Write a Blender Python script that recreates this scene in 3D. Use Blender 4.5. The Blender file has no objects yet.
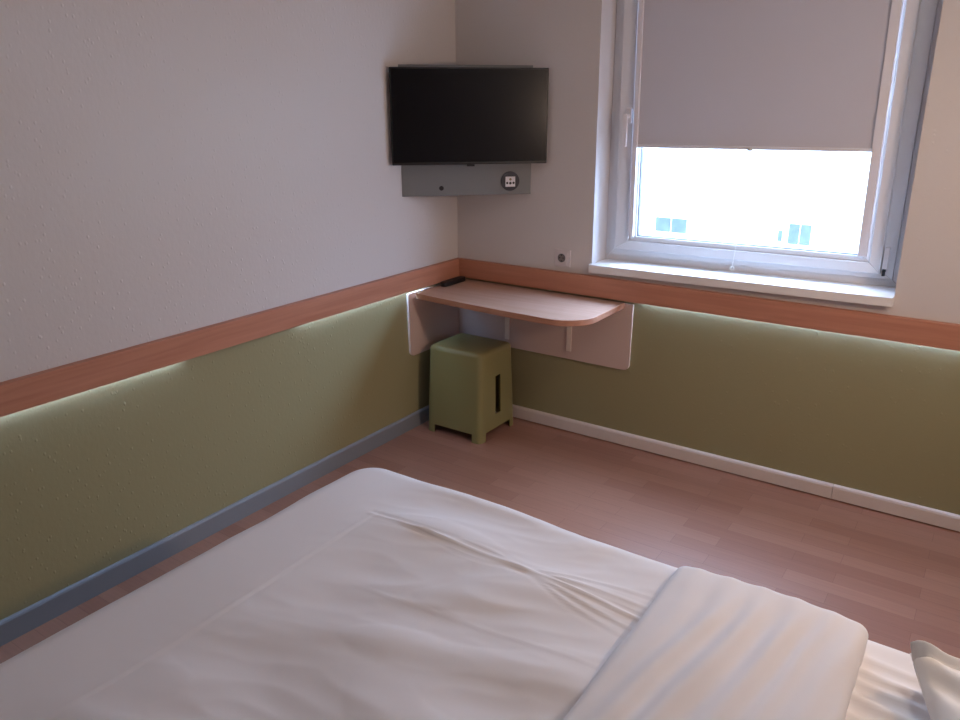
import bpy, bmesh, math, random
from mathutils import Vector, Matrix, noise
random.seed(4)
S = bpy.context.scene
COL = S.collection
PI = math.pi

# ------------------------------------------------------------------ materials
def srgb(r, g, b):
    def f(c):
        c /= 255.0
        return c / 12.92 if c <= .04045 else ((c + .055) / 1.055) ** 2.4
    return (f(r), f(g), f(b), 1)

def mat(name, col, rough=.6, bump=None, var=None, metal=0, spec=.5, sheen=0, coat=0):
    """bump=(scale,strength,distance)  var=(scale,amount)"""
    m = bpy.data.materials.new(name); m.use_nodes = True
    nt = m.node_tree; b = nt.nodes['Principled BSDF']
    b.inputs['Base Color'].default_value = col
    b.inputs['Roughness'].default_value = rough
    b.inputs['Metallic'].default_value = metal
    b.inputs['Specular IOR Level'].default_value = spec
    b.inputs['Sheen Weight'].default_value = sheen
    b.inputs['Coat Weight'].default_value = coat
    tc = nt.nodes.new('ShaderNodeTexCoord')
    if var:
        n = nt.nodes.new('ShaderNodeTexNoise'); n.inputs['Scale'].default_value = var[0]
        n.inputs['Detail'].default_value = 4
        nt.links.new(tc.outputs['Object'], n.inputs['Vector'])
        mx = nt.nodes.new('ShaderNodeMix'); mx.data_type = 'RGBA'
        mx.inputs['A'].default_value = tuple(c * (1 - var[1]) for c in col[:3]) + (1,)
        mx.inputs['B'].default_value = tuple(min(1, c * (1 + var[1])) for c in col[:3]) + (1,)
        nt.links.new(n.outputs['Fac'], mx.inputs['Factor'])
        nt.links.new(mx.outputs['Result'], b.inputs['Base Color'])
    if bump:
        n = nt.nodes.new('ShaderNodeTexNoise'); n.inputs['Scale'].default_value = bump[0]
        n.inputs['Detail'].default_value = 3
        nt.links.new(tc.outputs['Object'], n.inputs['Vector'])
        bp = nt.nodes.new('ShaderNodeBump'); bp.inputs['Strength'].default_value = bump[1]
        bp.inputs['Distance'].default_value = bump[2]
        nt.links.new(n.outputs['Fac'], bp.inputs['Height'])
        nt.links.new(bp.outputs['Normal'], b.inputs['Normal'])
    return m

def woodchip(name, col):
    """painted woodchip wallpaper: fine grain with sparse raised chips"""
    m = mat(name, col, .55, spec=.35)
    nt = m.node_tree; b = nt.nodes['Principled BSDF']
    tc = nt.nodes.new('ShaderNodeTexCoord')
    v = nt.nodes.new('ShaderNodeTexVoronoi'); v.inputs['Scale'].default_value = 62
    v.inputs['Randomness'].default_value = 1
    mp = nt.nodes.new('ShaderNodeMapping'); mp.inputs['Scale'].default_value = (1, 1, .7)
    n1 = nt.nodes.new('ShaderNodeTexNoise'); n1.inputs['Scale'].default_value = 9
    n1.inputs['Detail'].default_value = 3
    n2 = nt.nodes.new('ShaderNodeTexNoise'); n2.inputs['Scale'].default_value = 70
    n2.inputs['Detail'].default_value = 4
    nt.links.new(tc.outputs['Object'], mp.inputs['Vector'])
    for n in (v, n1, n2): nt.links.new(mp.outputs['Vector'], n.inputs['Vector'])
    r = nt.nodes.new('ShaderNodeMapRange')          # chip: bump at cell centres
    r.inputs['From Min'].default_value = .0; r.inputs['From Max'].default_value = .30
    r.inputs['To Min'].default_value = 1; r.inputs['To Max'].default_value = 0
    nt.links.new(v.outputs['Distance'], r.inputs['Value'])
    sel = nt.nodes.new('ShaderNodeMapRange')        # only some cells carry a chip
    sel.inputs['From Min'].default_value = .70; sel.inputs['From Max'].default_value = .95
    sep = nt.nodes.new('ShaderNodeSeparateColor')
    nt.links.new(v.outputs['Color'], sep.inputs['Color'])
    nt.links.new(sep.outputs['Red'], sel.inputs['Value'])
    m1 = nt.nodes.new('ShaderNodeMath'); m1.operation = 'MULTIPLY'
    nt.links.new(r.outputs['Result'], m1.inputs[0]); nt.links.new(sel.outputs['Result'], m1.inputs[1])
    m2 = nt.nodes.new('ShaderNodeMath'); m2.operation = 'MULTIPLY_ADD'; m2.inputs[1].default_value = .45
    nt.links.new(n2.outputs['Fac'], m2.inputs[0]); nt.links.new(m1.outputs[0], m2.inputs[2])
    m3 = nt.nodes.new('ShaderNodeMath'); m3.operation = 'MULTIPLY_ADD'; m3.inputs[1].default_value = .5
    nt.links.new(n1.outputs['Fac'], m3.inputs[0]); nt.links.new(m2.outputs[0], m3.inputs[2])
    bp = nt.nodes.new('ShaderNodeBump'); bp.inputs['Strength'].default_value = .75
    bp.inputs['Distance'].default_value = .0019
    nt.links.new(m3.outputs[0], bp.inputs['Height'])
    nt.links.new(bp.outputs['Normal'], b.inputs['Normal'])
    return m

def wood(name, c1, c2, axis, rough=.4, scale=1.0):
    """straight grained beech; axis = index of the grain direction"""
    m = mat(name, c1, rough, spec=.4)
    nt = m.node_tree; b = nt.nodes['Principled BSDF']
    tc = nt.nodes.new('ShaderNodeTexCoord')
    mp = nt.nodes.new('ShaderNodeMapping')
    s = [34 * scale] * 3; s[axis] = 1.6 * scale
    mp.inputs['Scale'].default_value = s
    n = nt.nodes.new('ShaderNodeTexNoise'); n.inputs['Scale'].default_value = 1.6
    n.inputs['Detail'].default_value = 6; n.inputs['Distortion'].default_value = .4
    nt.links.new(tc.outputs['Object'], mp.inputs['Vector']); nt.links.new(mp.outputs['Vector'], n.inputs['Vector'])
    cr = nt.nodes.new('ShaderNodeValToRGB')
    cr.color_ramp.elements[0].position = .3; cr.color_ramp.elements[0].color = c2
    cr.color_ramp.elements[1].position = .7; cr.color_ramp.elements[1].color = c1
    nt.links.new(n.outputs['Fac'], cr.inputs['Fac'])
    nt.links.new(cr.outputs['Color'], b.inputs['Base Color'])
    return m

def floor_mat():
    m = mat('beech_laminate', srgb(170, 120, 90), .36, spec=.6)
    nt = m.node_tree; b = nt.nodes['Principled BSDF']
    tc = nt.nodes.new('ShaderNodeTexCoord')
    br = nt.nodes.new('ShaderNodeTexBrick')
    br.inputs['Scale'].default_value = 1
    br.inputs['Brick Width'].default_value = .42
    br.inputs['Row Height'].default_value = .072
    br.inputs['Mortar Size'].default_value = .0006
    br.inputs['Mortar Smooth'].default_value = .3
    br.inputs['Bias'].default_value = -.35
    br.offset = .37; br.offset_frequency = 2
    br.inputs['Color1'].default_value = FLOOR1
    br.inputs['Color2'].default_value = FLOOR2
    br.inputs['Mortar'].default_value = FLOOR3
    nt.links.new(tc.outputs['Object'], br.inputs['Vector'])
    mp = nt.nodes.new('ShaderNodeMapping'); mp.inputs['Scale'].default_value = (2.2, 42, 1)
    n = nt.nodes.new('ShaderNodeTexNoise'); n.inputs['Scale'].default_value = 2; n.inputs['Detail'].default_value = 7
    n.inputs['Distortion'].default_value = .5
    nt.links.new(tc.outputs['Object'], mp.inputs['Vector']); nt.links.new(mp.outputs['Vector'], n.inputs['Vector'])
    cr = nt.nodes.new('ShaderNodeMapRange')
    cr.inputs['From Min'].default_value = .3; cr.inputs['From Max'].default_value = .7
    cr.inputs['To Min'].default_value = .93; cr.inputs['To Max'].default_value = 1.06
    nt.links.new(n.outputs['Fac'], cr.inputs['Value'])
    mx = nt.nodes.new('ShaderNodeVectorMath'); mx.operation = 'SCALE'
    nt.links.new(br.outputs['Color'], mx.inputs[0]); nt.links.new(cr.outputs['Result'], mx.inputs['Scale'])
    nt.links.new(mx.outputs['Vector'], b.inputs['Base Color'])
    return m

def emit(name, col, strength):
    m = bpy.data.materials.new(name); m.use_nodes = True
    b = m.node_tree.nodes['Principled BSDF']
    b.inputs['Base Color'].default_value = col
    b.inputs['Emission Color'].default_value = col
    b.inputs['Emission Strength'].default_value = strength
    return m

def glass_mat():
    m = bpy.data.materials.new('window_glass'); m.use_nodes = True
    nt = m.node_tree
    for n in list(nt.nodes):
        if n.type != 'OUTPUT_MATERIAL': nt.nodes.remove(n)
    out = nt.nodes[0]
    t = nt.nodes.new('ShaderNodeBsdfTransparent'); t.inputs['Color'].default_value = (.95, .98, .97, 1)
    g = nt.nodes.new('ShaderNodeBsdfGlossy'); g.inputs['Roughness'].default_value = .02
    fr = nt.nodes.new('ShaderNodeFresnel'); fr.inputs['IOR'].default_value = 1.35
    mx = nt.nodes.new('ShaderNodeMixShader')
    nt.links.new(fr.outputs['Fac'], mx.inputs['Fac'])
    nt.links.new(t.outputs[0], mx.inputs[1]); nt.links.new(g.outputs[0], mx.inputs[2])
    nt.links.new(mx.outputs[0], out.inputs['Surface'])
    return m

def blind_mat():
    m = bpy.data.materials.new('blind_cloth'); m.use_nodes = True
    nt = m.node_tree; b = nt.nodes['Principled BSDF']; out = nt.nodes['Material Output']
    b.inputs['Base Color'].default_value = srgb(206, 200, 202); b.inputs['Roughness'].default_value = .8
    tr = nt.nodes.new('ShaderNodeBsdfTranslucent'); tr.inputs['Color'].default_value = srgb(215, 205, 205)
    mx = nt.nodes.new('ShaderNodeMixShader'); mx.inputs['Fac'].default_value = BLIND_TR
    tc = nt.nodes.new('ShaderNodeTexCoord')
    w = nt.nodes.new('ShaderNodeTexWave'); w.inputs['Scale'].default_value = 260; w.bands_direction = 'Z'
    nt.links.new(tc.outputs['Object'], w.inputs['Vector'])
    bp = nt.nodes.new('ShaderNodeBump'); bp.inputs['Strength'].default_value = .15; bp.inputs['Distance'].default_value = .0004
    nt.links.new(w.outputs['Fac'], bp.inputs['Height']); nt.links.new(bp.outputs['Normal'], b.inputs['Normal'])
    nt.links.new(b.outputs[0], mx.inputs[1]); nt.links.new(tr.outputs[0], mx.inputs[2])
    nt.links.new(mx.outputs[0], out.inputs['Surface'])
    return m

FLOOR1 = srgb(164, 117, 97); FLOOR2 = srgb(144, 94, 75); FLOOR3 = srgb(122, 80, 64)
BLIND_TR = .07
M = {}
M['white_wall'] = woodchip('white_woodchip', srgb(214, 207, 204))
M['green_wall'] = woodchip('green_woodchip', srgb(156, 149, 112))
M['reveal'] = mat('smooth_white_plaster', srgb(222, 218, 220), .6, bump=(60, .2, .001))
M['ceiling'] = mat('ceiling_paint', srgb(225, 220, 214), .7, bump=(80, .2, .001))
M['floor'] = floor_mat()
M['rail_y'] = wood('beech_rail_along_left_wall', srgb(196, 136, 110), srgb(180, 120, 95), 1)
M['rail_x'] = wood('beech_rail_along_window_wall', srgb(196, 136, 110), srgb(180, 120, 95), 0)
M['desk_wood'] = wood('beech_desktop', srgb(208, 172, 154), srgb(196, 158, 138), 0, .24)
M['desk_edge'] = wood('beech_desktop_edge', srgb(196, 144, 118), srgb(180, 128, 104), 0, .4)
M['grey_base'] = mat('blue_grey_skirting', srgb(134, 138, 144), .45, var=(6, .04))
M['white_base'] = mat('white_skirting', srgb(226, 212, 204), .4, var=(9, .03))
M['panel'] = mat('cream_laminate', srgb(212, 188, 178), .45, var=(5, .02))
M['panel_edge'] = mat('cream_edge_band', srgb(240, 225, 212), .4)
M['plastic'] = mat('white_plastic', srgb(232, 228, 232), .35, var=(20, .01))
M['socket_plastic'] = mat('offwhite_socket_plastic', srgb(216, 206, 206), .4)
M['upvc'] = mat('white_upvc', srgb(232, 232, 236), .3, var=(8, .01))
M['sill'] = mat('white_sill', srgb(236, 232, 230), .35, var=(6, .015))
M['glass'] = glass_mat()
M['blind'] = blind_mat()
M['gasket'] = mat('grey_gasket', srgb(95, 95, 102), .6)
M['stool'] = mat('olive_green_plastic', srgb(140, 130, 82), .42, bump=(220, .08, .0004), var=(7, .02))
M['dark'] = mat('dark_opening', srgb(24, 22, 22), .7)
M['tv_screen'] = mat('black_glossy_screen', srgb(10, 9, 14), .22, spec=.3)
M['tv_body'] = mat('black_plastic', srgb(18, 18, 20), .4)
M['tv_panel'] = mat('grey_laminate', srgb(122, 122, 122), .5, var=(12, .03))
M['socket_black'] = mat('anthracite_plastic', srgb(42, 42, 52), .4)
M['socket_hole'] = mat('socket_black_hole', srgb(20, 18, 18), .6)
M['socket_tan'] = mat('tan_insert', srgb(150, 132, 100), .5)
M['remote'] = mat('black_rubber', srgb(20, 19, 22), .5)
M['remote_key'] = mat('grey_keys', srgb(70, 70, 74), .5)
M['duvet'] = mat('white_duvet_cotton', srgb(230, 226, 228), .85, bump=(900, .12, .0004), var=(3, .012), sheen=.15, spec=.2)
M['sheet'] = mat('white_sheet_cotton', srgb(236, 231, 230), .85, bump=(900, .12, .0004), sheen=.15, spec=.2)
M['pillow'] = mat('white_pillow_cotton', srgb(238, 234, 230), .85, bump=(800, .12, .0004), sheen=.15, spec=.2)
M['bed_base'] = mat('grey_bed_base', srgb(110, 104, 100), .8, bump=(300, .3, .0006))
M['led'] = emit('led_strip_light', (.52, .88, 1.5, 1), 38)
M['lamp_glow'] = emit('warm_lamp_glass', (1, .80, .66, 1), 2.0)
M['lamp_metal'] = mat('brushed_metal', srgb(170, 168, 165), .35, metal=1)
M['facade'] = mat('pale_render_facade', srgb(238, 236, 232), .8, bump=(20, .3, .01))
M['facade_glass'] = mat('far_window_glass', (.062, .072, .070, 1), .7, var=(3.2, .5), spec=.1)
M['facade_frame'] = mat('far_window_frame', srgb(205, 212, 212), .5)
M['asphalt'] = mat('grey_paving', srgb(150, 150, 148), .9, var=(1.5, .08))
M['steel'] = mat('dark_steel', srgb(60, 60, 64), .4, metal=.6)
M['cord'] = mat('white_cord', srgb(240, 240, 240), .6)

# ------------------------------------------------------------------ mesh helpers
def link(name, bm, m, parent=None, smooth=False, bevel=0, seg=2):
    me = bpy.data.meshes.new(name)
    bmesh.ops.recalc_face_normals(bm, faces=bm.faces)
    bm.to_mesh(me); bm.free()
    for mm in (m if isinstance(m, (list, tuple)) else [m]): me.materials.append(mm)
    o = bpy.data.objects.new(name, me); COL.objects.link(o)
    if parent: o.parent = parent
    if smooth:
        for p in me.polygons: p.use_smooth = True
    if bevel:
        b = o.modifiers.new('bevel', 'BEVEL'); b.width = bevel; b.segments = seg
        b.limit_method = 'ANGLE'; b.angle_limit = math.radians(40)
        if not smooth:
            for p in me.polygons: p.use_smooth = True
        wn = o.modifiers.new('wn', 'WEIGHTED_NORMAL'); wn.keep_sharp = True
    return o

def hexa(bm, c8, mi=0):
    """c8: four bottom corners (ccw) then four top corners"""
    v = [bm.verts.new(c) for c in c8]
    for f in ((3, 2, 1, 0), (4, 5, 6, 7), (0, 1, 5, 4), (1, 2, 6, 5), (2, 3, 7, 6), (3, 0, 4, 7)):
        fc = bm.faces.new([v[i] for i in f]); fc.material_index = mi

def bx(bm, x0, x1, y0, y1, z0, z1, mi=0):
    hexa(bm, [(x0, y0, z0), (x1, y0, z0), (x1, y1, z0), (x0, y1, z0),
              (x0, y0, z1), (x1, y0, z1), (x1, y1, z1), (x0, y1, z1)], mi)

def box(name, x0, x1, y0, y1, z0, z1, m, parent=None, bevel=0, seg=2):
    bm = bmesh.new(); bx(bm, x0, x1, y0, y1, z0, z1)
    return link(name, bm, m, parent, bevel=bevel, seg=seg)

def prism(bm, pts, fn, a, b, mi_side=0, mi_cap=0):
    """extrude outline pts (2D) from a to b; fn(u,v,w)->xyz"""
    va = [bm.verts.new(fn(u, v, a)) for u, v in pts]
    vb = [bm.verts.new(fn(u, v, b)) for u, v in pts]
    n = len(pts)
    f = bm.faces.new(va[::-1]); f.material_index = mi_cap
    f = bm.faces.new(vb); f.material_index = mi_cap
    for i in range(n):
        f = bm.faces.new((va[i], va[(i + 1) % n], vb[(i + 1) % n], vb[i])); f.material_index = mi_side

def arc(cx, cy, r, a0, a1, n=8):
    return [(cx + r * math.cos(math.radians(a0 + (a1 - a0) * i / n)),
             cy + r * math.sin(math.radians(a0 + (a1 - a0) * i / n))) for i in range(n + 1)]

def cyl(bm, p0, p1, r0, r1=None, n=20, mi=0, cap=True):
    r1 = r0 if r1 is None else r1
    p0 = Vector(p0); p1 = Vector(p1); d = (p1 - p0).normalized()
    a = d.orthogonal().normalized(); b = d.cross(a)
    A = [bm.verts.new(p0 + (a * math.cos(2 * PI * i / n) + b * math.sin(2 * PI * i / n)) * r0) for i in range(n)]
    B = [bm.verts.new(p1 + (a * math.cos(2 * PI * i / n) + b * math.sin(2 * PI * i / n)) * r1) for i in range(n)]
    for i in range(n):
        f = bm.faces.new((A[i], A[(i + 1) % n], B[(i + 1) % n], B[i])); f.material_index = mi
    if cap:
        f = bm.faces.new(A[::-1]); f.material_index = mi
        f = bm.faces.new(B); f.material_index = mi

def tube(bm, pts, r, n=8):
    pts = [Vector(p) for p in pts]; rings = []
    for i, p in enumerate(pts):
        d = (pts[min(i + 1, len(pts) - 1)] - pts[max(i - 1, 0)]).normalized()
        a = Vector((0, 1, 0)) if abs(d.y) < .9 else Vector((1, 0, 0))
        a = (a - d * a.dot(d)).normalized(); b = d.cross(a)
        rings.append([bm.verts.new(p + (a * math.cos(2 * PI * k / n) + b * math.sin(2 * PI * k / n)) * r) for k in range(n)])
    for A, B in zip(rings, rings[1:]):
        for k in range(n): bm.faces.new((A[k], A[(k + 1) % n], B[(k + 1) % n], B[k]))
    bm.faces.new(rings[0][::-1]); bm.faces.new(rings[-1])

def empty(name, loc=(0, 0, 0)):
    o = bpy.data.objects.new(name, None); COL.objects.link(o); o.empty_display_size = .1
    o.location = loc
    return o

def thing(o, label, cat, group=None):
    o['label'] = label; o['category'] = cat
    if group: o['group'] = group
    return o

def struct(o):
    o['kind'] = 'structure'; return o

def child(o, root):
    """parent keeping world coordinates (root has only a translation)"""
    o.parent = root
    o.matrix_parent_inverse = Matrix.Translation(-Vector(root.location))
    return o

# ------------------------------------------------------------------ camera
yaw, pitch, roll, fpx = -.600461905, .325208968, -.0016648888, 766.366
d = Vector((math.sin(yaw) * math.cos(pitch), math.cos(yaw) * math.cos(pitch), -math.sin(pitch)))
r = Vector((math.cos(yaw), -math.sin(yaw), 0)); u = r.cross(d)
r2 = r * math.cos(roll) + u * math.sin(roll); u2 = -r * math.sin(roll) + u * math.cos(roll)
cd = bpy.data.cameras.new('camera'); cam = bpy.data.objects.new('camera', cd); COL.objects.link(cam)
cd.sensor_width = 36; cd.sensor_fit = 'HORIZONTAL'; cd.lens = 36 * fpx / 960
cam.matrix_world = Matrix(((r2.x, u2.x, -d.x, 2.38245849), (r2.y, u2.y, -d.y, -3.27187688),
                           (r2.z, u2.z, -d.z, 1.62), (0, 0, 0, 1)))
cd.clip_start = .02
S.camera = cam

# ------------------------------------------------------------------ room shell
RX, FY, CZ, T = 3.05, -4.6, 2.5, .24
PZ = .775                      # paint change, hidden behind the wooden rail
struct(box('floor', -T, RX + T, FY - T, T, -.1, 0, M['floor']))
struct(box('ceiling', -T, RX + T, FY - T, T, CZ, CZ + .1, M['ceiling']))
def two_tone(name, x0, x1, y0, y1):
    bm = bmesh.new()
    bx(bm, x0, x1, y0, y1, 0, PZ, 1); bx(bm, x0, x1, y0, y1, PZ, CZ, 0)
    return struct(link(name, bm, [M['white_wall'], M['green_wall']]))
two_tone('wall_left', -T, 0, FY - T, T)
two_tone('wall_right', RX, RX + T, FY - T, T)
two_tone('wall_front', 0, RX, FY - T, FY)

def WF(x, z):                  # the old opening sits a touch out of true
    return (x - .008 * (z - .9), z + .018 * (x - .788))
def WS(x, z):
    return (x - .018 * (z - .95), z + .012 * (x - .788))
HX0, HX1, HZ0, HZ1 = .788, 2.075, .888, 2.2
bm = bmesh.new()
bx(bm, 0, RX, 0, T, 0, PZ, 1)
hole = [WF(HX0, HZ0), WF(HX1, HZ0), WF(HX1, HZ1), WF(HX0, HZ1)]
outer = [(0, PZ), (RX, PZ), (RX, CZ), (0, CZ)]
for i in range(4):
    j = (i + 1) % 4
    q = [outer[i], outer[j], hole[j], hole[i]]
    f = [bm.verts.new((x, 0, z)) for x, z in q]; b = [bm.verts.new((x, T, z)) for x, z in q]
    bm.faces.new(f); bm.faces.new(b[::-1])
    fc = bm.faces.new((f[2], f[3], b[3], b[2])); fc.material_index = 2
bmesh.ops.remove_doubles(bm, verts=bm.verts, dist=1e-5)
struct(link('wall_back', bm, [M['white_wall'], M['green_wall'], M['reveal']]))

# ------------------------------------------------------------------ rails (open-bottomed boxed trims holding an LED line)
RT, RB, RO = .833, .7375, .030
def rail(name, along, a0, a1, m):
    bm = bmesh.new()
    if along == 'y':
        bx(bm, RO - .010, RO, a0, a1, RB, RT); bx(bm, .0, RO - .010, a0, a1, RT - .012, RT)
    else:
        bx(bm, a0, a1, -RO, -RO + .010, RB, RT); bx(bm, a0, a1, -RO + .010, 0, RT - .012, RT)
    return struct(link(name, bm, m, bevel=.0015))
rail('trim_1', 'y', FY, 0, M['rail_y'])
rail('trim_2', 'x', RO, RX, M['rail_x'])
def led(y0, y1, axis, label):
    bm = bmesh.new()
    if axis == 'y': bx(bm, .0005, .009, y0, y1, .750, .757)
    else: bx(bm, y0, y1, -.009, -.0005, .750, .757)
    o = link('led_strip', bm, M['led'])
    thing(o, label, 'light strip')
led(-1.15, -.32, 'y', 'cool white light strip under the wooden rail on the left wall, nearest the corner')
led(-3.6, -1.72, 'y', 'cool white light strip under the wooden rail on the left wall, nearest the camera')
led(1.06, 2.98, 'x', 'cool white light strip under the wooden rail below the window')

# ------------------------------------------------------------------ skirtings
bm = bmesh.new()
prism(bm, [(0, 0), (.012, 0), (.012, .070), (.009, .076), (.003, .080), (0, .080)], lambda a, b, w: (a, w, b), FY, 0)
struct(link('baseboard_left', bm, M['grey_base']))
def wskirt(x0, x1):
    bm = bmesh.new()
    prism(bm, [(0, .006), (-.014, .006), (-.015, .058), (-.012, .066), (-.004, .071), (0, .071)],
          lambda a, b, w: (w, a, b), x0, x1)
    return struct(link('baseboard_back', bm, M['white_base']))
wskirt(.0125, 1.9715); wskirt(1.9735, RX)

# ------------------------------------------------------------------ window
win = struct(empty('window_1', (1.43, .14, .9)))
def ring(bm, W, x0, x1, z0, z1, w, ya, yb):
    """rectangular frame with border widths w=(left,right,bottom,top)"""
    X0, X1, Z0, Z1 = x0 + w[0], x1 - w[1], z0 + w[2], z1 - w[3]
    for q in ([(x0, z0), (X0, Z0), (X0, Z1), (x0, z1)], [(X1, Z0), (x1, z0), (x1, z1), (X1, Z1)],
              [(x0, z0), (x1, z0), (X1, Z0), (X0, Z0)], [(X0, Z1), (X1, Z1), (x1, z1), (x0, z1)]):
        p = [W(*k) for k in q]
        hexa(bm, [(p[0][0], ya, p[0][1]), (p[1][0], ya, p[1][1]), (p[2][0], ya, p[2][1]), (p[3][0], ya, p[3][1]),
                  (p[0][0], yb, p[0][1]), (p[1][0], yb, p[1][1]), (p[2][0], yb, p[2][1]), (p[3][0], yb, p[3][1])])
bm = bmesh.new()
ring(bm, WF, HX0, HX1, HZ0, HZ1, (.022, .030, .030, .03), .148, .21)
ring(bm, WF, HX0 + .022, HX1 - .030, HZ0 + .03, HZ1 - .03, (.060, .085, .06, .05), .138, .20)
child(link('frame', bm, M['upvc'], bevel=.003), win)
SX0, SX1, SZ0, SZ1 = .848, 2.000, .950, 2.16
GX0, GX1, GZ0, GZ1 = .955, 1.925, 1.016, 2.10
bm = bmesh.new()
ring(bm, WS, SX0, SX1, SZ0, SZ1, (.070, .045, .042, .04), .112, .1375)
ring(bm, WS, SX0 + .070, SX1 - .045, SZ0 + .042, SZ1 - .04, (GX0 - SX0 - .070, SX1 - .045 - GX1, GZ0 - SZ0 - .042, .02), .120, .19)
sash = child(link('sash', bm, M['upvc'], bevel=.004, seg=3), win)
bm = bmesh.new()
ring(bm, WS, GX0, GX1, GZ0, GZ1, (.004, .004, .004, .004), .126, .15)
g = link('gasket', bm, M['gasket']); child(g, win)
p = [WS(GX0, GZ0), WS(GX1, GZ0), WS(GX1, GZ1), WS(GX0, GZ1)]
bm = bmesh.new()
bm.faces.new([bm.verts.new((x, .150, z)) for x, z in p])
child(link('glass', bm, M['glass']), win)
# handle on left stile
hx, hz = .897, 1.555
h = Vector((WS(hx, hz)[0], 0, WS(hx, hz)[1]))
bm = bmesh.new()
bx(bm, h.x - .014, h.x + .014, .102, .1125, h.z - .03, h.z + .035)
cyl(bm, (h.x, .104, h.z), (h.x, .078, h.z), .010)
prism(bm, arc(h.x, h.z, .011, 0, 180, 8) + arc(h.x + .003, h.z - .125, .008, 180, 360, 8),
      lambda a, b, w: (a, w, b), .066, .080)
child(link('handle', bm, M['plastic'], bevel=.003), win)
# corner hinge
bm = bmesh.new()
hx = 2.012
bx(bm, hx - .009, hx + .009, .115, .139, .985, 1.07)
bx(bm, hx - .007, hx + .006, .119, .139, .972, .984, 1)
cyl(bm, (hx, .118, .957), (hx, .118, .973), .006, n=10, mi=1)
child(link('hinge', bm, [M['plastic'], M['steel']], bevel=.002), win)
# sill board with a slightly canted front
bm = bmesh.new()
def sp(x, y, z): return (x, y, z)
zl, zr = .888, .912
xl, xr = .780, 2.077
hexa(bm, [(HX0 + .001, -.001, zl - .028), (HX1 - .001, -.001, zr - .028), (HX1 - .001, .138, zr - .03), (HX0 + .001, .138, zl - .03),
          (HX0 + .001, -.001, zl + .001), (HX1 - .001, -.001, zr + .001), (HX1 - .001, .138, zr + .003), (HX0 + .001, .138, zl + .003)])
hexa(bm, [(xl, -.020, zl - .040), (xr, -.040, zr - .040), (xr, -.0, zr - .040), (xl, -.0, zl - .040),
          (xl, -.020, zl - .002), (xr, -.040, zr - .004), (xr, -.0, zr + .001), (xl, -.0, zl + .001)])
child(link('window_sill', bm, M['sill'], bevel=.002), win)

# ------------------------------------------------------------------ roller blind
bl = thing(empty('roller_blind', (1.43, .11, 1.43)), 'pale grey roller blind pulled halfway down over the window', 'blind')
def wquad(bm, W, x0, x1, z0, z1, ya, yb):
    p = [W(x0, z0), W(x1, z0), W(x1, z1), W(x0, z1)]
    hexa(bm, [(a, ya, b) for a, b in p] + [(a, yb, b) for a, b in p])
BX0, BX1, BZ = .946, 1.912, 1.432
bm = bmesh.new(); wquad(bm, WS, BX0 - .006, BX1 + .004, BZ, 2.12, .1040, .1048)
child(link('fabric', bm, M['blind']), bl)
for x0, x1 in ((.926, .948), (1.912, 1.946)):
    bm = bmesh.new(); wquad(bm, WS, x0, x1, GZ0 + .001, 2.12, .092, .111)
    child(link('guide_rail', bm, M['plastic'], bevel=.002), bl)
bm = bmesh.new(); wquad(bm, WS, BX0 + .002, BX1 - .001, BZ - .013, BZ + .001, .097, .110)
child(link('bottom_bar', bm, M['plastic'], bevel=.003), bl)
bm = bmesh.new(); wquad(bm, WS, .92, 1.95, 2.12, 2.158, .06, .111)
child(link('cassette', bm, M['plastic'], bevel=.01, seg=3), bl)
bm = bmesh.new()
wx, wz = WS(1.452, BZ)
tube(bm, [(wx, .096, wz - .008), (wx - .004, .094, 1.2), (wx - .014, .092, 1.04), (wx - .018, .09, .98), (wx - .021, .088, .934)], .0014, 6)
pts = [(wx - .021 + .008 * math.sin(t), .088, .924 - .008 * math.cos(t)) for t in [2 * PI * k / 14 for k in range(15)]]
tube(bm, pts, .0024, 6)
bx(bm, wx - .010, wx + .010, .090, .098, wz - .018, wz - .004)
child(link('pull_cord', bm, M['cord'], smooth=True), bl)

# ------------------------------------------------------------------ television and its corner board
def diag(s, n, z):
    """corner frame: s along the 45 degree board (left to right), n out into the room from the corner, z up"""
    c = n * math.sqrt(2)                       # x - y = c
    return (c / 2 + s / math.sqrt(2), -c / 2 + s / math.sqrt(2), z)
def dbox(bm, s0, s1, n0, n1, z0, z1, mi=0):
    hexa(bm, [diag(s0, n0, z0), diag(s1, n0, z0), diag(s1, n1, z0), diag(s0, n1, z0),
              diag(s0, n0, z1), diag(s1, n0, z1), diag(s1, n1, z1), diag(s0, n1, z1)], mi)
NB = .445 / math.sqrt(2)                       # front of board
pb = thing(empty('television_board', diag(0, NB, 1.195)), 'grey board across the room corner behind the television, with a round socket', 'wall panel')
bm = bmesh.new()
z0, z1 = 1.194, 1.779
hexa(bm, [diag(-NB + .002, NB, z0), diag(NB - .002, NB, z0), diag(NB - .022, NB - .018, z0), diag(-NB + .022, NB - .018, z0),
          diag(-NB + .002, NB, z1), diag(NB - .002, NB, z1), diag(NB - .022, NB - .018, z1), diag(-NB + .022, NB - .018, z1)])
child(link('board', bm, M['tv_panel'], bevel=.001), pb)
def ddisc(bm, s, z, rad, n0, n1, mi=0, n=28):
    cyl(bm, diag(s, n0, z), diag(s, n1, z), rad, n=n, mi=mi)
sc, zc = (.370 - .2225) * math.sqrt(2), 1.257
bm = bmesh.new(); ddisc(bm, sc, zc, .046, NB, NB + .005)
so = child(link('socket_plate', bm, M['socket_black'], bevel=.0015), pb)
bm = bmesh.new(); dbox(bm, sc - .024, sc + .024, NB + .005, NB + .009, zc - .026, zc + .022)
o = link('socket_insert', bm, M['plastic'], bevel=.001); o['label'] = 'white square insert'
o.parent = so; o.matrix_parent_inverse = so.matrix_world.inverted()
so_kids = [o]
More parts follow.
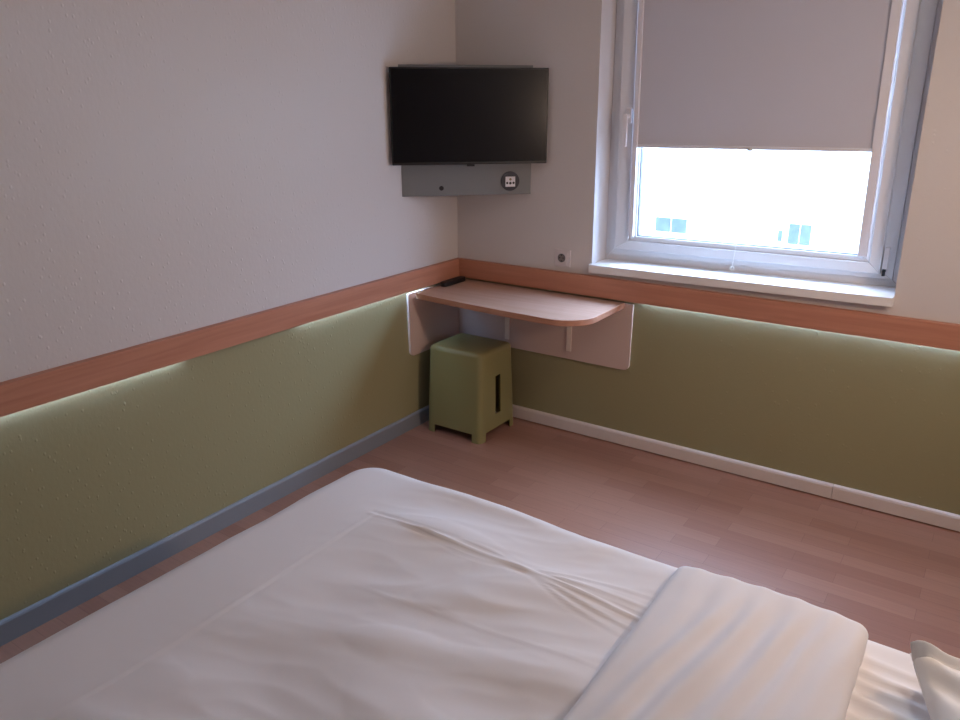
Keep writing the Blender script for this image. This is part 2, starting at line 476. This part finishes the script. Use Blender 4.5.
for ds, dz, rr, mm in ((-.0155, -.008, .0055, 'socket_hole'), (0, -.009, .0062, 'socket_hole'), (.0155, -.008, .0055, 'socket_hole'), (0, .009, .006, 'socket_tan')):
    bm = bmesh.new(); ddisc(bm, sc + ds, zc + dz, rr, NB + .009, NB + .0098, n=14)
    o = link('jack', bm, M[mm]); o.parent = so
    so_kids.append(o)
for o in so_kids: o.matrix_parent_inverse = Matrix.Identity(4)
so.matrix_parent_inverse = Matrix.Translation(-Vector(pb.location))
sh, zh = (.134 - .2225) * math.sqrt(2), 1.230
bm = bmesh.new(); ddisc(bm, sh, zh, .011, NB, NB + .0035, n=20)
child(link('black_button', bm, M['socket_hole']), pb)

tc_s, tc_n = (.2823 - .277) / math.sqrt(2), (.2823 + .277) / math.sqrt(2)
tv = thing(empty('television', diag(tc_s, tc_n, 1.344)), 'black flat screen television mounted on the grey corner board', 'television')
tz0, tz1, hw = 1.344, 1.765, .363
bm = bmesh.new(); dbox(bm, tc_s - hw, tc_s + hw, tc_n - .022, tc_n, tz0, tz1)
child(link('casing', bm, M['tv_body'], bevel=.003), tv)
bm = bmesh.new(); dbox(bm, tc_s - hw + .006, tc_s + hw - .006, tc_n, tc_n + .0008, tz0 + .012, tz1 - .006)
child(link('screen', bm, M['tv_screen']), tv)
bm = bmesh.new(); dbox(bm, tc_s - .018, tc_s + .018, tc_n - .016, tc_n + .001, tz0 - .009, tz0 + .001)
child(link('receiver', bm, M['tv_body'], bevel=.002), tv)
bm = bmesh.new(); dbox(bm, tc_s - .12, tc_s + .12, NB + .0005, tc_n - .022, 1.45, 1.66)
child(link('wall_bracket', bm, M['steel'], bevel=.002), tv)

# ------------------------------------------------------------------ wall socket
ws = thing(empty('wall_socket', (.632, 0, .899)), 'white wall socket on the window wall, left of the window sill', 'socket')
bm = bmesh.new(); bx(bm, .590, .676, -.008, 0, .858, .942)
child(link('plate', bm, M['socket_plastic'], bevel=.003), ws)
bm = bmesh.new()
sx, sz = .630, .901
n = 28; ro, ri = .0275, .021
bx(bm, sx - .029, sx + .029, -.011, -.008, sz - .029, sz + .029)
child(link('insert', bm, M['socket_plastic'], bevel=.002), ws)
bm = bmesh.new(); cyl(bm, (sx, -.0112, sz), (sx, -.0125, sz), .0205, n=28)
cyl(bm, (sx, -.0125, sz), (sx, -.0128, sz), .017, n=28, mi=1)
for k in (-1, 1): cyl(bm, (sx + k * .0095, -.0126, sz), (sx + k * .0095, -.0134, sz), .0035, n=10, mi=2)
for k in (-1, 1): bx(bm, sx - .003, sx + .003, -.0136, -.0126, sz + k * .0145 - .003, sz + k * .0145 + .003, 2)
child(link('contact_well', bm, [M['gasket'], mat('socket_grey', srgb(128, 120, 118), .5), M['socket_hole']]), ws)

# ------------------------------------------------------------------ wall desk
dk = thing(empty('wall_desk', (.5, -.22, .70)), 'small beech corner desk with a rounded end, fixed under the wooden rail', 'desk')
DX0, DX1, DT = .036, .972, .7265
pts = [(DX0, -.008), (DX0, -.405), (DX0 + .006, -.411)] + [(.30, -.436), (.55, -.452)]
pts += [(.78, -.458)] + arc(.812, -.298, .160, 270, 360, 14) + [(DX1, -.008)]
bm = bmesh.new()
prism(bm, pts, lambda a, b, w: (a, b, w), DT - .028, DT, 0, 1)
child(link('desktop', bm, [M['desk_edge'], M['desk_wood']], bevel=.0025), dk)
PT = .012
def rpanel(pts, fn, name):
    bm = bmesh.new(); prism(bm, pts, fn, 0, PT, 1, 0)
    return child(link(name, bm, [M['panel'], M['panel_edge']], bevel=.0008), dk)
rpanel([(0.0, .722), (0.0, .395)] + arc(.982, .425, .030, 270, 360, 8) + [(1.014, .722)],
       lambda a, b, w: (a + .001, -.0005 - w, b), 'back_panel')
rpanel([(-.0135, .722)] + [(-.436, .722)] + arc(-.400, .425, .030, 180, 270, 8) + [(-.0135, .395)],
       lambda a, b, w: (.0005 + w, a, b), 'side_panel')
for x in (.325, .690):
    bm = bmesh.new()
    bx(bm, x - .013, x + .013, -.020, -.013, .438, .698)
    bx(bm, x - .013, x + .013, -.33, -.020, .691, .698)
    child(link('bracket', bm, M['panel_edge'], bevel=.0015), dk)

# ------------------------------------------------------------------ remote control
ang = math.radians(5)
rc = thing(empty('remote_control', (.068, -.140, DT)), 'black remote control lying in the corner of the desk', 'remote control')
rc.rotation_euler.z = ang - PI * .03
bm = bmesh.new()
ol = arc(0, .072, .024, 0, 180, 8) + arc(0, -.072, .022, 180, 360, 8)
prism(bm, ol, lambda a, b, w: (a, b, w), .0005, .022)
link('casing', bm, M['remote'], rc, bevel=.004, seg=3)
for i in range(7):
    for j in range(3):
        bm = bmesh.new(); cyl(bm, (-.012 + j * .012, .066 - i * .019, .022), (-.012 + j * .012, .066 - i * .019, .0234), .0034, n=10)
        link('button', bm, M['remote_key'], rc)

# ------------------------------------------------------------------ stool
st = thing(empty('stool', (.248, -.238, 0)), 'olive green plastic stool with slotted sides, tucked under the desk', 'stool')
st.rotation_euler.z = 0
def rsq(hw_, rad, z, n=6):
    c = hw_ - rad
    return [(x, y, z) for cx, cy, a in ((c, -c, 270), (c, c, 0), (-c, c, 90), (-c, -c, 180)) for x, y in arc(cx, cy, rad, a, a + 90, n)]
SH = .460
def shw(z): return .166 - .024 * (z / SH)
bm = bmesh.new()
# side walls: built per side so the leg cutouts and grip slots are real openings
TH = .006
def side_pt(side, t, z, inset=0):
    """t in [-1,1] along the side's flat part"""
    w = shw(z) - inset; rad = .028
    c = w - rad
    x, y = t * (shw(z) - .028), -w
    a = side * PI / 2
    return (x * math.cos(a) - y * math.sin(a), x * math.sin(a) + y * math.cos(a), z)
def corner_pt(k, fr, z, inset=0):
    w = shw(z); rad = .028; c = w - rad
    rr = rad - inset
    a0 = math.radians(270 + 90 * fr)
    x, y = c + rr * math.cos(a0), -c + rr * math.sin(a0)
    a = k * PI / 2
    return (x * math.cos(a) - y * math.sin(a), x * math.sin(a) + y * math.cos(a), z)
CUT, CW = .044, .84                                # leg opening height, half width (fraction)
slot_z0, slot_z1, slot_t = .118, .322, .19
def slot_edge(z): return slot_t
tcols = [-1, -CW, -slot_t, slot_t, CW, 1]
zrows = [0, CUT, slot_z0, slot_z0 + .012, slot_z1 - .012, slot_z1, SH - .022]
for inset in (0, TH):
    for k in range(4):
        has_slot = k in (1, 3)
        for i in range(5):
            for j in range(6):
                if j == 0 and 1 <= i <= 3: continue
                if has_slot and i == 2 and 2 <= j <= 4: continue
                q = [side_pt(k, tcols[i], zrows[j], inset), side_pt(k, tcols[i + 1], zrows[j], inset),
                     side_pt(k, tcols[i + 1], zrows[j + 1], inset), side_pt(k, tcols[i], zrows[j + 1], inset)]
                v = [bm.verts.new(c) for c in q]
                bm.faces.new(v if inset == 0 else v[::-1])
        for i in range(6):
            for j in range(6):
                q = [corner_pt(k, i / 6, zrows[j], inset), corner_pt(k, (i + 1) / 6, zrows[j], inset),
                     corner_pt(k, (i + 1) / 6, zrows[j + 1], inset), corner_pt(k, i / 6, zrows[j + 1], inset)]
                v = [bm.verts.new(c) for c in q]
                bm.faces.new(v if inset == 0 else v[::-1])
# rims joining inner and outer skins round each opening
def strip(path_o, path_i):
    for a, b, c, e in zip(path_o, path_o[1:], path_i[1:], path_i):
        bm.faces.new([bm.verts.new(p_) for p_ in (a, b, c, e)])
for k in range(4):
    P = lambda t, z, i_: side_pt(k, t, z, i_)
    path = [(-1, 0), (-CW, 0), (-CW, CUT), (-slot_t, CUT), (slot_t, CUT), (CW, CUT), (CW, 0), (1, 0)]
    strip([P(t, z, 0) for t, z in path], [P(t, z, TH) for t, z in path])
    strip([corner_pt(k, i / 6, 0, 0) for i in range(7)], [corner_pt(k, i / 6, 0, TH) for i in range(7)])
    if k in (1, 3):
        path = [(-slot_t, slot_z0), (slot_t, slot_z0), (slot_t, slot_z1), (-slot_t, slot_z1), (-slot_t, slot_z0)]
        strip([P(t, z, 0) for t, z in path], [P(t, z, TH) for t, z in path])
bmesh.ops.remove_doubles(bm, verts=bm.verts, dist=1e-5)
# top: rounded shoulder then seat
rings = []
zt = SH - .022
for s_, zz in ((0, zt), (.0015, SH - .014), (.005, SH - .007), (.011, SH - .002), (.019, SH), (.035, SH + .0005)):
    w = shw(zt) - s_
    rings.append([bm.verts.new(c) for c in rsq(w, max(.028 - s_ * .6, .012), zz)])
for A, B in zip(rings, rings[1:]):
    n = len(A)
    for i in range(n): bm.faces.new((A[i], A[(i + 1) % n], B[(i + 1) % n], B[i]))
bm.faces.new(rings[-1])
bmesh.ops.remove_doubles(bm, verts=bm.verts, dist=2e-4)
for v_ in bm.verts:
    k_ = v_.co.z / SH
    v_.co.x *= 1.02 + .13 * k_; v_.co.y *= .99
link('shell', bm, M['stool'], st, bevel=0)
for p_ in bpy.data.objects['shell'].data.polygons: p_.use_smooth = True
bpy.data.objects['shell'].data.set_sharp_from_angle(angle=math.radians(35))

# ------------------------------------------------------------------ bed
def fbm(x, y, z=0, o=3):
    return noise.fractal(Vector((x, y, z)), 1.0, 2.0, o)
def cover(x0, x1, y0, y1, top, R, r_, drop, step, hfn, side_wave=.004, skip=()):
    """cloth laid over a rounded rectangle; hfn(x,y)->height added on top"""
    ext = (R - r_) + r_ * PI / 2 + drop
    cx0, cx1, cy0, cy1 = x0 + R, x1 - R, y0 + R, y1 - R
    def axis(a, b):
        n = max(2, int(round((b - a + 2 * ext) / step)))
        return [a - ext + (b - a + 2 * ext) * i / n for i in range(n + 1)]
    xs, ys = axis(cx0, cx1), axis(cy0, cy1)
    bm = bmesh.new(); rows = []
    for x in xs:
        row = []
        for y in ys:
            px, py = min(max(x, cx0), cx1), min(max(y, cy0), cy1)
            dx, dy = x - px, y - py; dd = math.hypot(dx, dy)
            if dd < 1e-9: nx = ny = 0
            else: nx, ny = dx / dd, dy / dd
            # corner cloth: limit the distance so that corners do not hang lower
            dd = min(dd, ext)
            fl = R - r_
            if dd <= fl: h, z = dd, 0
            elif dd <= fl + r_ * PI / 2:
                a = (dd - fl) / r_; h = fl + r_ * math.sin(a); z = -r_ * (1 - math.cos(a))
            else:
                h = R; z = -r_ - (dd - fl - r_ * PI / 2)
            X, Y = px + nx * h, py + ny * h
            k = max(0, 1 - max(0, dd - fl) / (r_ * 1.4))
            wv = side_wave * fbm(X * 5, Y * 5, z * 3 + 7) * (1 - k)
            Z = top + z + hfn(X, Y) * (.25 + .75 * k)
            row.append(bm.verts.new((X + nx * wv, Y + ny * wv, Z)))
        rows.append(row)
    for A, B in zip(rows, rows[1:]):
        for i in range(len(A) - 1):
            try: bm.faces.new((A[i], B[i], B[i + 1], A[i + 1]))
            except ValueError: pass
    return bm

BY0, BY1 = -3.04, -1.635
bed = thing(empty('bed', (1.85, -2.34, 0)), 'low double bed with a white mattress standing lengthwise below the window', 'bed')
bm = bmesh.new(); bx(bm, .93, 2.94, BY0 + .05, BY1 - .05, .08, .27)
child(link('base', bm, M['bed_base'], bevel=.015, seg=3), bed)
for x in (1.0, 2.85):
    for y in (BY0 + .12, BY1 - .12):
        bm = bmesh.new(); cyl(bm, (x, y, 0), (x, y, .082), .022, .028)
        child(link('leg', bm, M['steel']), bed)
bm = bmesh.new(); bx(bm, .90, 2.96, BY0 + .03, BY1 - .03, .27, .470)
child(link('mattress', bm, M['sheet'], bevel=.05, seg=5), bed)
bm = bmesh.new(); bx(bm, 2.965, 3.045, BY0, BY1, .1, .68)
child(link('headboard', bm, M['panel'], bevel=.01), bed)

def sheet_h(x, y):
    k = max(0, min(1, (x - 2.12) / .1))
    yy = y + .06 * math.sin((x - 2.3) * 4) - .10 * (x - 2.3)
    h_ = 0
    for c, a, w in ((-1.705, .006, .012), (-1.758, .010, .014), (-1.795, .006, .011), (-1.845, .011, .016), (-1.90, .006, .013), (-1.945, .010, .016), (-2.01, .007, .016), (-2.08, .009, .02)):
        h_ += a * math.exp(-((yy - c + .012 * noise.noise(Vector((x * 4, c * 9, 0)))) / w) ** 2)
    return -.022 * (1 - k) + k * h_ * (.75 + .5 * noise.noise(Vector((x * 5, y * 3, 2)))) + .003 * fbm(x * 6, y * 6)
bm = cover(.885, 2.955, BY0 + .015, -1.612, .502, .10, .045, .14, .0075, sheet_h)
o = link('fitted_sheet', bm, M['sheet'], smooth=True)
thing(o, 'wrinkled white fitted sheet stretched over the mattress, bare between duvet and pillow', 'sheet')

def line_ridge(t, w): return math.exp(-(t / w) ** 2)
def duvet_h(x, y):
    h_ = .006 * fbm(x * 1.7, y * 1.7, 1.3, 2)
    gx = max(0, min(1, (x - .98) / .25))
    # soft crumples with one steep side, running along the bed and slightly slanted
    wx = x + .05 * noise.noise(Vector((x * 3, y * 3, 11))); wy = y + .05 * noise.noise(Vector((x * 3, y * 3, 17)))
    a, b = wx * .95 + wy * .31, -wx * .31 + wy * .95
    n1 = noise.noise(Vector((a * 3.0, b * 7.5, 5)))
    n2 = noise.noise(Vector((a * 5.0, b * 15, 9)))
    n3 = noise.noise(Vector((a * 11, b * 26, 3)))
    h_ += gx * (.0150 * n1 + .0075 * max(0, n1) ** .7 - .0040 * abs(n2) + .0009 * n3)
    ys = -1.885 + .004 * math.sin(x * 5) - .035 * max(0, x - 1.5)
    if x > 1.06:
        h_ += .0022 * line_ridge(y - ys, .0045) - .0026 * line_ridge(y - ys - .011, .007)
        k = math.exp(-((x - 1.54) / .32) ** 2)
        for s_, off, am in ((.0, .0, 1), (.07, .022, .9), (-.06, -.020, .9), (.14, .044, .7), (-.10, -.04, .5)):
            o_ = off * (1 - .75 * math.exp(-((x - 1.57) / .1) ** 2)) + s_ * (x - 1.57)
            h_ += .0036 * am * k * line_ridge(y - ys - o_, .005)
            h_ -= .0026 * am * k * line_ridge(y - ys - o_ + .010, .005)
    xs_ = 1.078 + .004 * math.sin(y * 7)
    if y < -1.86:
        h_ += .0017 * line_ridge(x - xs_, .0036) - .0012 * line_ridge(x - xs_ - .009, .005)
    if x > 1.2: h_ += .0010 * line_ridge(y + 2.12 - .03 * math.sin(x * 4), .0045) * min(1, (x - 1.2) / .15)
    return h_
bm = cover(.785, 2.250, BY0 - .03, -1.597, .534, .125, .090, .20, .0062, duvet_h, .010)
duv = link('duvet', bm, M['duvet'], smooth=True)
thing(duv, 'white cotton duvet spread over the foot half of the bed, top end folded back', 'duvet')

def fold_h(x, y):
    t = (x - 1.88) / .42
    h_ = .012 * math.sin(max(0, min(1, t)) * PI) + .004 * fbm(x * 3, y * 3, 4)
    k = max(0, min(1, (-1.68 - y) / .18))
    xx = x - .16 * (y + 1.7)
    for c, am, w in ((2.03, .010, .020), (2.10, .013, .022), (2.175, .012, .018), (2.225, .007, .014), (2.29, .010, .018), (1.96, .005, .02)):
        cc = c + .020 * noise.noise(Vector((c * 7, y * 3.5, 0)))
        h_ += k * am * (math.exp(-((xx - cc) / w) ** 2) - .8 * math.exp(-((xx - cc - w * 1.7) / w) ** 2)) * (.7 + .6 * noise.noise(Vector((c * 9, y * 2.2, 3))))
    for i in range(5):
        c = 1.93 + .075 * i
        h_ += .004 * (1 - k) * line_ridge(x - c - .02 * noise.noise(Vector((c * 3, y * 6, 1))), .018)
    return h_
bm = cover(1.872, 2.297, BY0 - .045, -1.664, .560, .026, .024, .045, .0066, fold_h, .006)
fo = link('folded_end', bm, M['duvet'], duv, smooth=True)
fo['label'] = 'thick turned-back end with long creases'

# ------------------------------------------------------------------ pillow
pw = thing(empty('pillow', (2.376, -1.752, .494)), 'plump white pillow with a pointed open corner at the head of the bed', 'pillow')
rot = math.radians(17)
pw.rotation_euler.z = rot
# local frame: x away from the foot of the bed (length of pillow depth), y towards the near side is negative
PLX, PLY = .46, .66
def pil(u_, v_, sgn):
    X = u_ * PLX; Y = -v_ * PLY
    a, b = 2 * u_ - 1, 2 * v_ - 1
    e = (max(0, 1 - abs(a) ** 2.6) * max(0, 1 - abs(b) ** 2.8)) ** .5
    # pinch sides between the corners
    X += -a * .018 * (1 - b * b) * abs(a); Y += b * .022 * (1 - a * a) * abs(b)
    mid = .055 + .03 * math.exp(-((u_) ** 2 + (v_) ** 2) / .018)
    z = mid + sgn * (.085 if sgn > 0 else .036) * e
    z += .010 * fbm(u_ * 3, v_ * 4, sgn) * e
    # creases from the corner
    dgn = (u_ * .9 - v_ * .75)
    z += (.010 * math.exp(-((dgn - .03) / .03) ** 2) - .010 * math.exp(-((dgn + .05) / .035) ** 2)) * (1 if sgn > 0 else 0) * math.exp(-((u_ + v_ - .3) / .3) ** 2)
    return (X, Y, z)
bm = bmesh.new(); N = 56
for sgn in (1, -1):
    g = [[bm.verts.new(pil(i / N, j / N, sgn)) for j in range(N + 1)] for i in range(N + 1)]
    for i in range(N):
        for j in range(N): bm.faces.new((g[i][j], g[i + 1][j], g[i + 1][j + 1], g[i][j + 1]))
bmesh.ops.remove_doubles(bm, verts=bm.verts, dist=1e-4)
link('pillow_body', bm, M['pillow'], pw, smooth=True)
# open hem of the pillowcase: two loose layers standing past the filling on the window side
for name, off, zz, tilt in (('pillowcase_hem', .016, .004, .030), ('pillowcase_hem', .036, -.012, .004)):
    bm = bmesh.new(); rows = []
    NU, NV = 44, 8
    for i in range(NU + 1):
        uu = i / NU if tilt > .02 else .10 + .88 * i / NU
        row = []
        for j in range(NV + 1):
            t = j / NV
            base = pil(uu, .03, 1 if tilt > .02 else -1)
            rise = tilt * math.exp(-uu * 9) * t + .012 * t * t * math.sin(PI * min(1, uu * 2)) + .004 * fbm(uu * 9, t * 2, off * 50)
            row.append(bm.verts.new((base[0] - .006 * t * math.exp(-uu * 10), base[1] + off * t, base[2] + rise - (0 if tilt > .02 else .012 * t * (1 - math.exp(-uu * 6))))))
        rows.append(row)
    for A, B in zip(rows, rows[1:]):
        for k in range(NV): bm.faces.new((A[k], B[k], B[k + 1], A[k + 1]))
    o = link(name, bm, M['pillow'], pw, smooth=True)
    so_ = o.modifiers.new('thick', 'SOLIDIFY'); so_.thickness = .003

# ------------------------------------------------------------------ lamps of the room (behind and beside the camera)
rl = thing(empty('reading_lamp', (RX, -1.05, 1.55)), 'warm reading lamp on the wall at the head of the bed', 'lamp')
bm = bmesh.new(); bx(bm, RX - .02, RX - .001, -1.11, -.99, 1.49, 1.61)
child(link('mounting_plate', bm, M['lamp_metal'], bevel=.004), rl)
bm = bmesh.new()
bx(bm, RX - .09, RX - .02, -1.16, -.94, 1.50, 1.60)
child(link('lamp_shade', bm, M['lamp_glow'], bevel=.02, seg=4), rl)
def area(name, loc, direction, sx_, sy_, power, col):
    l = bpy.data.lights.new(name, 'AREA'); l.shape = 'RECTANGLE'; l.size = sx_; l.size_y = sy_
    l.energy = power; l.color = col
    o = bpy.data.objects.new(name, l); COL.objects.link(o); o.location = loc
    o.rotation_euler = Vector(direction).to_track_quat('-Z', 'Y').to_euler()
    return o
area('reading_lamp_light', (RX - .10, -1.05, 1.55), (-1, -.15, -.25), .2, .1, 15, (1, .72, .54))
cl = thing(empty('ceiling_lamp', (2.5, -1.3, CZ)), 'round ceiling lamp above the bed', 'lamp')
bm = bmesh.new(); cyl(bm, (2.5, -1.3, CZ - .06), (2.5, -1.3, CZ - .001), .17, .19, n=40)
child(link('diffuser', bm, M['lamp_glow'], bevel=.012), cl)
area('ceiling_lamp_light', (2.5, -1.3, CZ - .07), (0, 0, -1), .3, .3, 7.0, (1, .93, .86))

# ------------------------------------------------------------------ outside
struct(box('ground', -60, 60, .6, 70, -8.1, -8, M['asphalt']))
fb = thing(empty('facing_building', (-3, 25, -8)), 'pale rendered building across the street, seen through the lower window pane', 'building')
bm = bmesh.new(); bx(bm, -32, 26, 25, 33, -8, 3.0)
child(link('wall', bm, M['facade'], bevel=.02), fb)
bm = bmesh.new(); bx(bm, -32.4, 26.4, 24.6, 33.4, 3.0, 3.25)
child(link('roof_edge', bm, M['facade_frame'], bevel=.02), fb)
# px measured on the photograph -> plane y = 25
def ext(x0, x1, z0, z1, mull):
    bm = bmesh.new(); bx(bm, x0, x1, 24.93, 25.0, z0, z1)
    w_ = child(link('facade_window', bm, M['facade_frame']), fb)
    for a, b in mull:
        bm = bmesh.new(); bx(bm, a, b, 24.90, 24.93, z0 + .04, z1 - .04)
        o = link('pane', bm, M['facade_glass'], w_)
OUT = [(-8.78, -7.48, -3.14, -2.53), (-3.89, -3.08, -3.16, -2.38), (-4.23, -4.02, -3.10, -2.64)]
ext(*OUT[0], [(-8.74, -8.15), (-8.10, -7.52)])
ext(*OUT[1], [(-3.85, -3.50), (-3.46, -3.12)])
ext(*OUT[2], [(-4.20, -4.05)])

# ------------------------------------------------------------------ daylight
w = bpy.data.worlds.new('sky'); S.world = w; w.use_nodes = True
bg = w.node_tree.nodes['Background']
bg.inputs['Strength'].default_value = 8.7
# overcast sky, brighter towards the zenith
wt = w.node_tree
tc_ = wt.nodes.new('ShaderNodeTexCoord'); sx_ = wt.nodes.new('ShaderNodeSeparateXYZ'); mr_ = wt.nodes.new('ShaderNodeMapRange')
wt.links.new(tc_.outputs['Generated'], sx_.inputs[0]); wt.links.new(sx_.outputs['Z'], mr_.inputs['Value'])
mr_.inputs['From Min'].default_value = 0; mr_.inputs['From Max'].default_value = .8
mr_.inputs['To Min'].default_value = .7; mr_.inputs['To Max'].default_value = 3.4
vm_ = wt.nodes.new('ShaderNodeVectorMath'); vm_.operation = 'SCALE'; vm_.inputs[0].default_value = (.70, 1.02, 1.58)
wt.links.new(mr_.outputs['Result'], vm_.inputs['Scale']); wt.links.new(vm_.outputs['Vector'], bg.inputs['Color'])
pl = bpy.data.lights.new('window_portal', 'AREA'); pl.shape = 'RECTANGLE'; pl.size = 1.0; pl.size_y = .46
pl.cycles.is_portal = True
po = bpy.data.objects.new('window_portal', pl); COL.objects.link(po); po.location = (1.43, .19, 1.22)
po.rotation_euler = Vector((0, -1, 0)).to_track_quat('-Z', 'Z').to_euler()

S.view_settings.view_transform = 'Standard'; S.view_settings.look = 'None'
S.view_settings.exposure = -0.10; S.view_settings.gamma = 1; S.view_settings.use_curve_mapping = False
